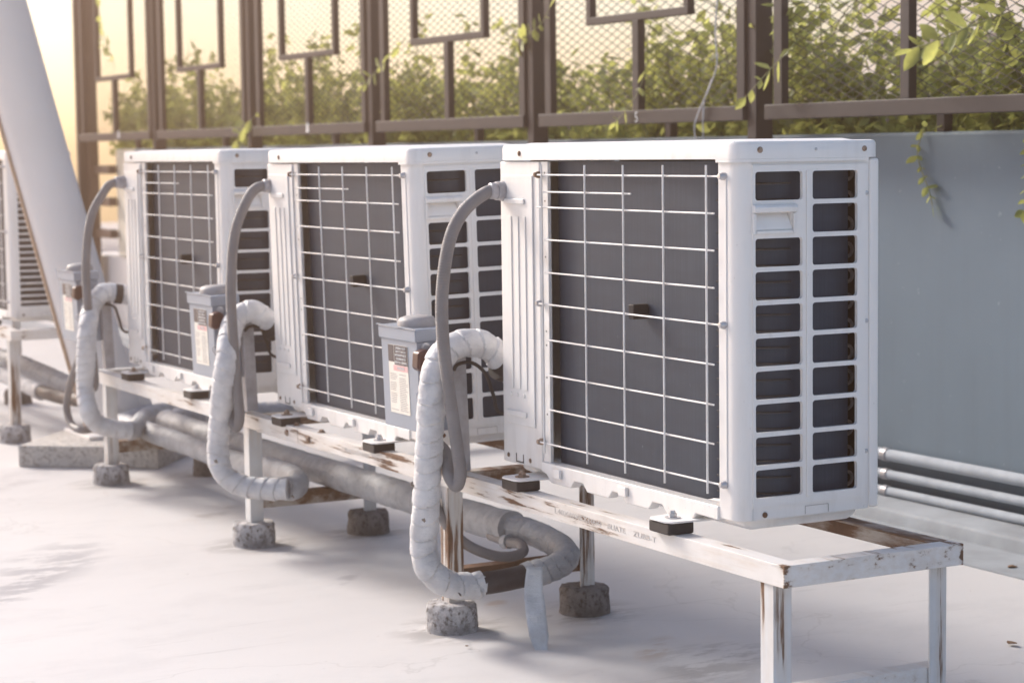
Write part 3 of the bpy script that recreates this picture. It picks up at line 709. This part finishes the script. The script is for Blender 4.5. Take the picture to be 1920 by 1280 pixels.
def flake(px, yy, par, org, sz=.012, mt='rubber'):
    p = Y(*px, yy); q = MB(); k = 9
    vs = [p] + [p + (Vector((1, 0, 0))*math.cos(2*math.pi*i/k)*1.4 + Vector((0, 0, 1))*math.sin(2*math.pi*i/k)*.6)*sz*(.5+random.random()*.8) for i in range(k)]
    d = (CAM-p).normalized()*.0015
    q.add([v + d for v in vs] + [v for v in vs], [(0, i+1, (i+1) % k+1) for i in range(k)] + [(k+1, k+1+(i+1) % k+1, k+1+i+1) for i in range(k)] + [(i+1, k+1+i+1, k+1+(i+1) % k+1, (i+1) % k+1) for i in range(k)])
    return q.build('torn_hole', mt, par, org, smooth=0)
flake((795, 975), -.174, pa, pao, .010); flake((862, 1113), -.085, pa, pao, .007)
# torn ends and hanging strip
def strip(pts, wv, nm, mt, par, org, jag=.004):
    q = MB(); ps = smooth(pts, .008); n = len(ps); vs = []; K = 7; rn = random.Random(len(pts)*31)
    end = [rn.uniform(-.014, .012) for _ in range(K)]
    for i, p in enumerate(ps):
        t = i/(n-1); hw = Vector(wv)*(.72+.28*math.sin(t*2.4+.3))*(1 if t < .8 else 1-(t-.8)*2.2)
        for j in range(K):
            e = j/(K-1)*2-1; w3 = p + hw*e
            d = mnoise.noise(w3*22)*.006 + mnoise.noise(w3*60)*.003 + .004*abs(e)*math.sin(t*8)
            vs.append(w3 + Vector((d, -d*.4, 0)) + (Vector((0, 0, end[j])) if i == n-1 else Vector()))
    q.add(vs, [(i*K+j, i*K+j+1, (i+1)*K+j+1, (i+1)*K+j) for i in range(n-1) for j in range(K-1)])
    o = q.build(nm, mt, par, org, smooth=14); s_ = o.modifiers.new('thick', 'SOLIDIFY'); s_.thickness = .0004; return o
strip([Y(1003, 1062, .082), Y(1000, 1100, .072), Y(1004, 1140, .062), Y(1010, 1185, .055), Y(1016, 1228, .05)], (.010, .021, .0), 'hanging_tape', 'tape_mid', pa, pao)
strip([Y(886, 1080, -.03), Y(902, 1090, -.012), Y(908, 1106, -.01)], (.004, .012, .010), 'torn_tape', 'tape_white', pa, pao)
# loop B
pb = empty('insulated_pipe', (-1.45, 0, -.3), 'white tape wrapped pipe loop with a small black tear beside the middle unit', 'pipe', 'tape wrapped refrigerant pipes'); pbo = (-1.45, 0, -.3)
upB = [(-1.39, .10, .165), (-1.405, .05, .185), X(500, 598, -1.42), X(468, 583, -1.42), X(437, 608, -1.425), Y(424, 680, -.14), Y(412, 790, -.14), Y(409, 850, -.14), Y(420, 888, -.13), Y(455, 910, -.085), Y(500, 916, -.03), Y(540, 916, .02)]
pipe_part('upper_wrap', upB, PR, 'tape_white', pb, pbo, 4, .038)
pipe_part('run_wrap', [Y(533, 916, .02), Y(552, 914, .055), Y(556, 900, .085), Y(535, 888, .105), Y(500, 878, .11), Y(430, 862, .11), Y(340, 830, .11), Y(245, 797, .11), Y(236, 790, .16), Y(300, 772, .4), Y(420, 755, .9)], PR*1.06, 'tape_grey', pb, pbo, 5, .026)
flake((405, 865), -.172, pb, pbo, .013); flake((549, 931), .0, pb, pbo, .010)
band('black_band', X(511, 617, -1.398), (-.3, 1, -.5), PR+.001, .02, 'rubber', pb, pbo)
# loop C
pc = empty('insulated_pipe', (-2.75, 0, -.3), 'white tape wrapped pipe loop in front of the slanted column', 'pipe', 'tape wrapped refrigerant pipes'); pco = (-2.75, 0, -.3)
upC = [(-2.70, .10, .20), (-2.715, .04, .212), X(212, 548, -2.735), X(190, 551, -2.735), X(172, 575, -2.735), Y(164, 620, -.14), Y(160, 720, -.14), Y(165, 765, -.14), Y(180, 792, -.11), Y(212, 803, -.05), Y(243, 807, .01)]
pipe_part('upper_wrap', upC, PR, 'tape_white', pc, pco, 6, .03)
pipe_part('run_wrap', [Y(238, 807, .0), Y(252, 806, .04), Y(262, 795, .10), Y(275, 780, .25), Y(330, 765, .6), Y(400, 752, .95)], PR*.96, 'tape_grey', pc, pco, 7, .026)
band('black_band', X(222, 551, -2.72), (.1, 1, -.15), PR+.002, .022, 'rubber', pc, pco)
# pipe of the far left unit
pd = empty('insulated_pipe', (-4.3, .2, -.3), 'wrapped pipe with a black bare section running behind the column at the left edge', 'pipe', 'tape wrapped refrigerant pipes'); pdo = (-4.3, .2, -.3)
pipe_part('run_wrap', [Y(-60, 655, .2), Y(20, 678, .2), Y(75, 700, .2), Y(140, 730, .2)], .042, 'tape_grey', pd, pdo, 8)
pipe_part('upper_wrap', [Y(-40, 690, .08), Y(20, 708, .08), Y(78, 735, .08)], .032, 'tape_white', pd, pdo, 9)
MB().tube([Y(74, 733, .08), Y(120, 746, .08), Y(165, 752, .1)], .026, 14, .02).build('black_insulation', 'black_foam', pd, pdo)

# ------------------------------------------------------------------ switch boxes
def make_box(label):
    o3 = (-.26, -.09, .05)
    b = empty('switch_box', o3, label, 'switch box', 'grey electrical switch boxes'); B = lambda mb, nm, mt, par=None, **k: mb.build(nm, mt, par or b, o3, **k)
    x0, x1, y0, y1, z0, z1 = -.352, -.158, -.13, -.052, .05, .262
    body = B(MB().box(x0, x1, y0, y1, z0, z1), 'body', 'box_grey', bevel=.003)
    B(MB().prism([(x0-.004, z1-.005), (x0-.004, z1+.026), (x1+.004, z1+.026), (x1+.004, z1-.005)], 'y', y0-.005, y1+.004), 'cover_hood', 'box_grey', bevel=.004)
    B(MB().box(x0-.006, x1+.003, y0-.008, y0-.0052, z1+.0262, z1+.029), 'hood_lip', 'box_grey')
    q = MB(); cx, cy = -.235, -.09
    q.lathe((cx, cy, z1+.0262), (0, 0, 1), [(0, .046), (.012, .045), (.02, .040), (.024, .028), (.025, .01)], 24); B(q, 'hub', 'box_hub')
    # label on the front
    lx0, lx1, lz0, lz1 = -.312, -.208, .085, .245; y = y0-.0012
    lb = B(MB().box(lx0, lx1, y, y0-.0002, lz0, lz1), 'label', 'label_paper')
    B(MB().box(lx0+.0005, lx0+.030, y-.0005, y-.0001, lz1-.040, lz1-.0005), 'black_block', 'label_black', lb)
    B(MB().box(lx0+.033, lx1-.0005, y-.0005, y-.0001, lz1-.046, lz1-.0005), 'black_block', 'label_black', lb)
    for i, t in enumerate(['GENERAL DUTY', 'SAFETY SWITCH', 'INTERRUPTOR DE', 'SEGURIDAD DE', 'SERVICIO GENERAL']):
        text_obj('lettering', t, .0074, 'print_white', ((lx0+.033+lx1)/2, y-.0009, lz1-.0065-i*.0084), FACE_FRONT, lb, o3)
    B(MB().box(lx0+.026, lx1-.002, y-.0005, y-.0001, lz1-.060, lz1-.0475), 'red_bar', 'label_red', lb)
    text_obj('lettering', 'DANGER', .010, 'print_white', ((lx0+.026+lx1)/2, y-.0009, lz1-.0537), FACE_FRONT, lb, o3)
    q = MB(); z = lz1-.068; rr = random.Random(3)
    while z > lz0+.006:
        if rr.random() > .16: q.box(lx0+.006, lx0+.045-rr.random()*.012, y-.0004, y-.0001, z-.0007, z+.0007)
        if rr.random() > .1: q.box(lx0+.054, lx1-.006-rr.random()*.012, y-.0004, y-.0001, z-.0007, z+.0007)
        z -= .0042
    B(q, 'small_print', 'print_grey', lb, smooth=0)
    # lever on the right side
    lv = B(MB().prism([(-.128, .205), (-.112, .176), (-.088, .150), (-.074, .158), (-.072, .176), (-.090, .190), (-.112, .216)], 'x', x1+.0045, x1+.010), 'lever_arm', 'box_grey', bevel=.002)
    kn = B(MB().prism([(-.150, .203), (-.136, .194), (-.114, .206), (-.110, .238), (-.124, .246), (-.146, .240)], 'x', x1+.006, x1+.040), 'lever_knob', 'lever_maroon', bevel=.006, seg=3)
    B(MB().lathe((x1, -.108, .245), (1, 0, 0), [(0, .012), (.002, .012), (.003, .0075), (.007, .0065)], 14), 'screw', 'steel')
    B(MB().box(x1+.0002, x1+.003, -.125, -.056, .208, .2115), 'side_flange', 'box_grey')
    B(MB().lathe((x1, -.085, .095), (1, 0, 0), [(0, .022), (.0015, .022), (.002, .016), (.003, .015)], 18), 'knockout_ring', 'box_hub')
    q = MB(); q.tube([(x1+.001, -.126+.011*math.cos(R(a)), .136+.011*math.sin(R(a))) for a in range(0, 360, 30)], .002, 6, .01); B(q, 'lock_ring', 'steel')
    # strut and bracket to the rail
    B(MB().box(-.168, -.135, -.0515, -.018, T0+.001, .23), 'strut', 'fitting_grey', bevel=.002)
    B(MB().box(-.30, -.27, -.075, -.0505, T0-.03, .052), 'bracket', 'box_grey', bevel=.002)
    B(MB().lathe((-.172, -.095, .049), (0, 0, -1), [(0, .018), (.012, .018), (.013, .014), (.03, .014)], 14), 'gland', 'fitting_grey')
    return b
ba = make_box('grey switch box with readable warning label in front of the middle unit')
bb_ = dup(ba, None, Vector(ba.location)+Vector((-1.325, 0, .004)), 'grey switch box with maroon lever in front of the third unit')
bc = dup(ba, None, Vector(ba.location)+Vector((-2.642, 0, .012)), 'grey switch box with maroon lever in front of the slanted column')
for b_ in (ba, bb_, bc): b_.rotation_euler = (R(2.0), 0, 0)

# ------------------------------------------------------------------ flexible conduits
CRAD = .0145
def ribf(r): return lambda s, th, p: r*(1+.035*math.sin(s/.0032*2*math.pi)) if True else r
def conduit(label, x0, pts, seed):
    org = (x0, -.1, -.05)
    c = empty('flexible_conduit', org, label, 'conduit', 'grey flexible conduits')
    MB().tube(pts, ribf(CRAD), 12, .0012).build('hose', 'conduit_grey', c, org, smooth=60)
    f = (x0+.016, 0, .601)
    MB().lathe((f[0], -.0005, pts[0].z), (0, -1, 0), [(0, .023), (.006, .023), (.0065, .021), (.020, .021), (.0205, .018), (.034, .018), (.036, .0155)], 14).build('fitting', 'fitting_grey', c, org, smooth=30)
    return c
def cpts(dx, pxs_top, pxs_low, end):
    return pxs_top + pxs_low + end
xa = .016
conduit('thick grey conduit arching from the nearest unit down past its wrapped pipe', .0,
    [Vector((xa, -.002, .600)), Vector((xa-.002, -.045, .596)), X(868, 398, .008), X(842, 455, 0), X(829, 550, -.005), X(831, 640, -.012), X(843, 740, -.02), X(856, 830, -.025), X(863, 885, -.028), X(856, 910, -.045), X(842, 890, -.07), X(836, 850, -.11), Vector((-.172, -.095, .03))], 1)
conduit('thick grey conduit arching from the middle unit to the second switch box', -1.345,
    [Vector((-1.345+xa, -.012, .600)), Vector((-1.347+xa, -.055, .594)), X(462, 378, -1.335), X(440, 440, -1.345), X(433, 540, -1.35), X(438, 650, -1.365), X(446, 740, -1.37), X(449, 782, -1.375), X(444, 800, -1.39), X(437, 790, -1.41), X(434, 760, -1.45), Vector((-1.497, -.097, .034))], 2)
conduit('thick grey conduit arching from the third unit in front of the slanted column', -2.668,
    [Vector((-2.668+xa, -.002, .600)), Vector((-2.67+xa, -.045, .596)), X(196, 358, -2.66), X(170, 410, -2.67), X(161, 500, -2.68), X(167, 600, -2.69), X(176, 690, -2.70), X(177, 722, -2.705), X(171, 728, -2.72), X(166, 715, -2.74), X(163, 690, -2.78), Vector((-2.814, -.097, .042))], 3)
# lower supply conduits
def hose(label, pts, r, org, extra=None):
    c = empty('supply_conduit', org, label, 'conduit')
    MB().tube(pts, ribf(r), 12, .0015).build('hose', 'conduit_grey', c, org, smooth=60); return c
h = hose('thinner grey conduit sweeping under the stand beside the torn pipe', [Vector((-.28, -.066, -.05)), Y(812, 930, -.062), Y(828, 970, -.05), Y(868, 1015, 0), Y(915, 1038, .06), Y(955, 1043, .12), Y(980, 1034, .165), Y(976, 1020, .19), Y(952, 1015, .20), Y(920, 1003, .2)], .0125, (-.2, .05, -.3))
MB().lathe(Y(955, 1015, .2), (1, .1, .15), [(-.02, .0128), (-.02, .018), (.0, .018), (.0, .0128)], 14).build('collar', 'tape_grey', h, (-.2, .05, -.3))
hose('grey conduit hanging in a loop beside the farthest wrapped pipe', [Y(152, 640, -.155), Y(148, 670, -.16), Y(133, 715, -.165), Y(125, 762, -.165), Y(134, 795, -.16), Y(152, 806, -.15), Y(172, 804, -.10), Y(185, 800, -.04)], .0125, (-2.75, -.15, -.3))
# control cables at the pipe ends
def cable(label, pts, r, mt='rubber'):
    org = pts[0]; q = MB().tube(pts, r, 8, .008).build('control_cable', mt, None, org); q.location = org
    return tag(q, label, 'cable')
cable('thin black cable looping from the switch box behind the nearest wrapped pipe', [Vector((-.154, -.05, .178)), X(858, 683, -.12), X(885, 680, -.10), X(910, 700, -.08), X(925, 740, -.06), X(940, 775, -.03), Vector((-.015, .10, .10))], .0042)
cable('thin black cable beside the middle wrapped pipe end', [Vector((-1.476, -.05, .18)), X(468, 612, -1.44), X(488, 615, -1.43), X(500, 640, -1.42), X(514, 668, -1.40), Vector((-1.36, .10, .11))], .0042)
cable('black cable beside the farthest wrapped pipe end', [Vector((-2.80, -.05, .19)), X(214, 575, -2.74), X(224, 600, -2.73), X(236, 622, -2.72), Vector((-2.683, .10, .11))], .0042)
cable('thin pale cable hanging in a loop over the fence rail', [Y(1345, 0, 1.71), Y(1341, 60, 1.71), Y(1344, 120, 1.71), Y(1330, 165, 1.715), Y(1312, 205, 1.715), Y(1302, 240, 1.72), Y(1309, 275, 1.74), Y(1318, 262, 1.74), Y(1318, 225, 1.72), Y(1321, 190, 1.722), Y(1334, 150, 1.722)], .0026, 'cable_white')

# ------------------------------------------------------------------ plants
LEAF = {}
def leaf_mesh(mt, L_, w_, fold):
    bm = bmesh.new()
    prof = [(0, 0), (.18, .55), (.42, 1), (.68, .82), (.88, .4), (1, 0)]
    mid = [bm.verts.new((0, t*L_, -math.sin(t*2.2)*L_*.09)) for t, _ in prof]
    for s in (-1, 1):
        ed = [bm.verts.new((s*k*w_, t*L_, fold*k*w_-math.sin(t*2.2)*L_*.09)) for t, k in prof[1:-1]]
        ed = [mid[0]] + ed + [mid[-1]]
        for i in range(len(prof)-1):
            vs = [mid[i], ed[i], ed[i+1], mid[i+1]]; vs = list(dict.fromkeys(vs))
            if len(vs) > 2: bm.faces.new(vs if s > 0 else vs[::-1])
    me = bpy.data.meshes.new('leaf'); bm.to_mesh(me); bm.free(); me.materials.append(MATS[mt])
    me.polygons.foreach_set('use_smooth', [True]*len(me.polygons)); return me
for k, (mt, L_, w_, fo_) in enumerate([('leaf', .060, .0145, .35), ('leaf', .052, .016, .2), ('leaf_pale', .062, .0145, .4), ('leaf_pale', .042, .011, .3)]): LEAF[k] = leaf_mesh(mt, L_, w_, fo_)
def leaf_matrix(p, d, rnd, up=None):
    d = Vector(d).normalized(); u_ = Vector((rnd.uniform(-1, 1), rnd.uniform(-1, 1), rnd.uniform(.2, 1.4))) if up is None else up
    x = d.cross(u_).normalized(); z = x.cross(d)
    M = Matrix((x, d, z)).transposed().to_4x4(); M.translation = p; return M
def leaf_obj(par, org, p, d, rnd, kind, sc=1):
    o = bpy.data.objects.new('leaf', LEAF[kind]); COL.objects.link(o); o.parent = par
    M = leaf_matrix(Vector(p)-Vector(org), d, rnd); o.matrix_local = M @ Matrix.Scale(sc, 4); return o
def shrub(k, label, dens, seed, n_parts, near):
    rnd = random.Random(seed); cx = -.745-1.487*k; org = (cx, 2.2, .68)
    s = empty('hedge_shrub', org, label, 'shrub', 'shrubs along the fence')
    q = MB(); bm_v, bm_f, mats = [], [], []
    st_ = MB(); npart = 0; tmpl = {}
    for i in range(4):
        tmpl[i] = ([v.co.copy() for v in LEAF[i].vertices], [tuple(p.vertices) for p in LEAF[i].polygons])
    fol = {'leaf': MB(), 'leaf_pale': MB()}
    nst = int(75*dens)
    for b in range(nst):
        x = cx+rnd.uniform(-.74, .74); y = rnd.uniform(1.90, 2.55) if rnd.random() > .4 else rnd.uniform(1.88, 2.05)
        p = Vector((x, y, .68)); top = rnd.uniform(.10, .36) + (rnd.uniform(.12, .34) if rnd.random() < .2 else 0)
        d = Vector((rnd.uniform(-.35, .35), rnd.uniform(-.28, .12), 1)).normalized(); pts = [p.copy()]
        nseg = int(top/.05)+2
        for j in range(nseg):
            d = (d + Vector((rnd.uniform(-.3, .3), rnd.uniform(-.22, .2), rnd.uniform(-.15, .12)))).normalized(); p = p + d*.05; p.y = max(p.y, 1.80 if p.z > .76 else 1.99); pts.append(p.copy())
        st_.tube(pts, .0022, 5, .03)
        for j, pp in enumerate(pts[1:]):
            for r_ in range(int(5*1)):
                if rnd.random() < .12: continue
                dd = Vector((rnd.uniform(-1, 1), rnd.uniform(-1, .7), rnd.uniform(-.7, .7)))
                q0 = pp + Vector((rnd.uniform(-.03, .03), rnd.uniform(-.03, .03), rnd.uniform(-.025, .025)))
                kd = rnd.choice([0, 0, 1, 1, 2, 3] if k < 1 else [0, 1, 2, 3] if k == 1 else [0, 2, 2, 3, 3]); sc = rnd.uniform(.7, 1.25)  # bays further left take paler leaves, sunlight put into the leaf colour
                if near and npart < n_parts and pp.y < 1.98 and rnd.random() < .6:
                    leaf_obj(s, org, q0, dd, rnd, kd, sc); npart += 1; continue
                M = leaf_matrix(q0, dd, rnd) @ Matrix.Scale(sc, 4)
                fol[LEAF[kd].materials[0].name].add([M @ v for v in tmpl[kd][0]], tmpl[kd][1])
    # creeping cover on the bed at the wall top
    for b in range(int(260*dens)):
        pp = Vector((cx+rnd.uniform(-.74, .74), rnd.uniform(1.90, 2.25), rnd.uniform(.69, .76))); kd = rnd.choice([0, 1, 1, 2]); sc = rnd.uniform(.6, 1.1)
        M = leaf_matrix(pp, Vector((rnd.uniform(-1, 1), rnd.uniform(-1, .4), rnd.uniform(-.3, .6))), rnd) @ Matrix.Scale(sc, 4)
        fol[LEAF[kd].materials[0].name].add([M @ v for v in tmpl[kd][0]], tmpl[kd][1])
    st_.build('stems', 'stem_green', s, org)
    for mt, f in fol.items():
        o = f.build('foliage', mt, s, org, smooth=0, kind='stuff')
        o.data.polygons.foreach_set('use_smooth', [True]*len(o.data.polygons))
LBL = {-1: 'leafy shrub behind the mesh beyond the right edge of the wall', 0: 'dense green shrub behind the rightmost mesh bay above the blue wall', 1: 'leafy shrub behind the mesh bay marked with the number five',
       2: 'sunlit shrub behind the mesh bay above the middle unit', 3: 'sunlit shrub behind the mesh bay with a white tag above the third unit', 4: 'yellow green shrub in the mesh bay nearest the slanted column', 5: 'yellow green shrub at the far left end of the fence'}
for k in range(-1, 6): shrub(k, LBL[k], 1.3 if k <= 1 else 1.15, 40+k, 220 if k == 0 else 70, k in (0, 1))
# vines and shoots in front of the fence and wall
def vine(name, label, pts, every, kinds, seed, r=.0018, spread=.6, sc=.8, out=Vector((0, -1, 0))):
    rnd = random.Random(seed); ps = smooth([Vector(p) for p in pts], .01); org = Vector(pts[0])
    v = empty(name, org, label, 'vine'); MB().tube(pts, r, 6, .012).build('stem', 'stem_green', v, org)
    acc = 0
    for i in range(1, len(ps)):
        acc += (ps[i]-ps[i-1]).length
        if acc > every:
            acc = 0; t = (ps[i]-ps[i-1]).normalized()
            for s in (-1, 1):
                if rnd.random() < .2: continue
                d = t*.55 + t.cross(out).normalized()*s*.9 + out*rnd.uniform(.0, spread)
                leaf_obj(v, org, ps[i], d, rnd, rnd.choice(kinds), sc*rnd.uniform(.6, 1.2))
    leaf_obj(v, org, ps[-1], ps[-1]-ps[-2], rnd, kinds[0], sc)
    return v
vine('hanging_vine', 'thin vine with round leaves hanging down the blue wall', [Y(1738, 232, 1.90), Y(1730, 248, 1.852), Y(1720, 285, 1.848), Y(1728, 320, 1.848), Y(1741, 355, 1.846), Y(1748, 385, 1.844)], .03, [1, 3], 3, .0015, .5, .75)
vine('vine_shoot', 'pale shoot reaching out across the dark post above the nearest unit', [Y(1500, 70, 1.80), Y(1478, 95, 1.72), Y(1440, 135, 1.70), Y(1398, 183, 1.69)], .045, [2, 2, 3], 5, .0018, .5, 1.0)
vine('vine_shoot', 'long leafy shoot crossing the centre bar of the rightmost bay', [Y(1900, 20, 1.80), Y(1830, 45, 1.72), Y(1760, 75, 1.70), Y(1710, 92, 1.69)], .032, [2, 0, 2], 6, .002, .5, 1.15)
vine('vine_shoot', 'slender shoot slanting across the rail left of the number five', [Y(1215, 110, 1.78), Y(1200, 165, 1.715), Y(1175, 205, 1.712), Y(1153, 230, 1.712)], .06, [2, 3], 8, .0016, .5, .8)
vine('vine_shoot', 'yellowish shoot leaning over the post between middle bays', [Y(760, 75, 1.80), Y(730, 105, 1.70), Y(700, 140, 1.69), Y(680, 160, 1.69)], .05, [2, 3], 9, .002, .4, 1.0)
vine('vine_shoot', 'leafy shoot hanging over the rail in front of the third bay', [Y(500, 205, 1.78), Y(470, 225, 1.70), Y(450, 250, 1.69), Y(440, 275, 1.69)], .045, [2, 2], 10, .002, .5, 1.1)
vine('vine_shoot', 'tall yellow green shoot climbing the mesh left of the second post', [Y(215, 130, 1.72), Y(205, 95, 1.71), Y(190, 60, 1.71), Y(185, 15, 1.71)], .05, [2, 2, 3], 11, .002, .4, 1.2)
vine('vine_shoot', 'curling shoot beside the brown post above the middle unit', [Y(960, 95, 1.80), Y(990, 65, 1.71), Y(1015, 45, 1.70), Y(1030, 15, 1.70)], .05, [2, 0], 12, .002, .4, 1.0)
vine('hanging_vine', 'short vine trailing at the right edge of the wall', [Y(1945, 235, 1.90), Y(1935, 255, 1.85), Y(1928, 320, 1.848), Y(1922, 395, 1.846)], .03, [1, 3], 13, .0015, .5, .7)
# dry leaves on the floor
for u, v, lab in ((1897, 1205, 'crumpled brown dry leaf on the floor near the right edge'), (1898, 1062, 'small dry leaf lying in the gutter at the right'), (822, 1182, 'tiny dark scrap on the floor beside the front footing'), (875, 1210, 'small dark scrap on the floor in front of the front footing')):
    p = P(u, v, 'z', G+.006); rnd = random.Random(u)
    q = MB(); k = 8; sz = .014 if u > 1000 else .005
    vs = [(p.x, p.y, p.z+sz*.35)] + [(p.x+math.cos(6.283*i/k)*sz*rnd.uniform(.6, 1.3), p.y+math.sin(6.283*i/k)*sz*rnd.uniform(.6, 1.2), p.z+rnd.uniform(-.001, .5)*sz*.5) for i in range(k)]
    q.add(vs + [(a, b, c-.001) for a, b, c in vs], [(0, i+1, (i+1) % k+1) for i in range(k)] + [(k+1, k+1+(i+1) % k+1, k+1+i+1) for i in range(k)] + [(i+1, k+1+i+1, k+1+(i+1) % k+1, (i+1) % k+1) for i in range(k)])
    o = q.build('dry_leaf', 'dry_leaf', None, p, smooth=0); o.location = p; tag(o, lab, 'leaf')

# ------------------------------------------------------------------ warm air volume, added to imitate a lens flare glow
hz = MB().box(-31, 31, -31, 31, G-1, 5.6).build('haze', 'soil', smooth=0, kind='stuff')
hm = bpy.data.materials.new('haze_air'); hm.use_nodes = True; hn = hm.node_tree.nodes; hn.remove(hn['Principled BSDF'])
pv = hn.new('ShaderNodeVolumePrincipled'); pv.inputs['Color'].default_value = (1, .64, .42, 1); pv.inputs['Density'].default_value = .020; pv.inputs['Anisotropy'].default_value = .8
hm.node_tree.links.new(pv.outputs[0], hn['Material Output'].inputs['Volume']); hz.data.materials.clear(); hz.data.materials.append(hm)
hz['label'] = 'thin warm haze in the air over the roof'; hz['category'] = 'haze'
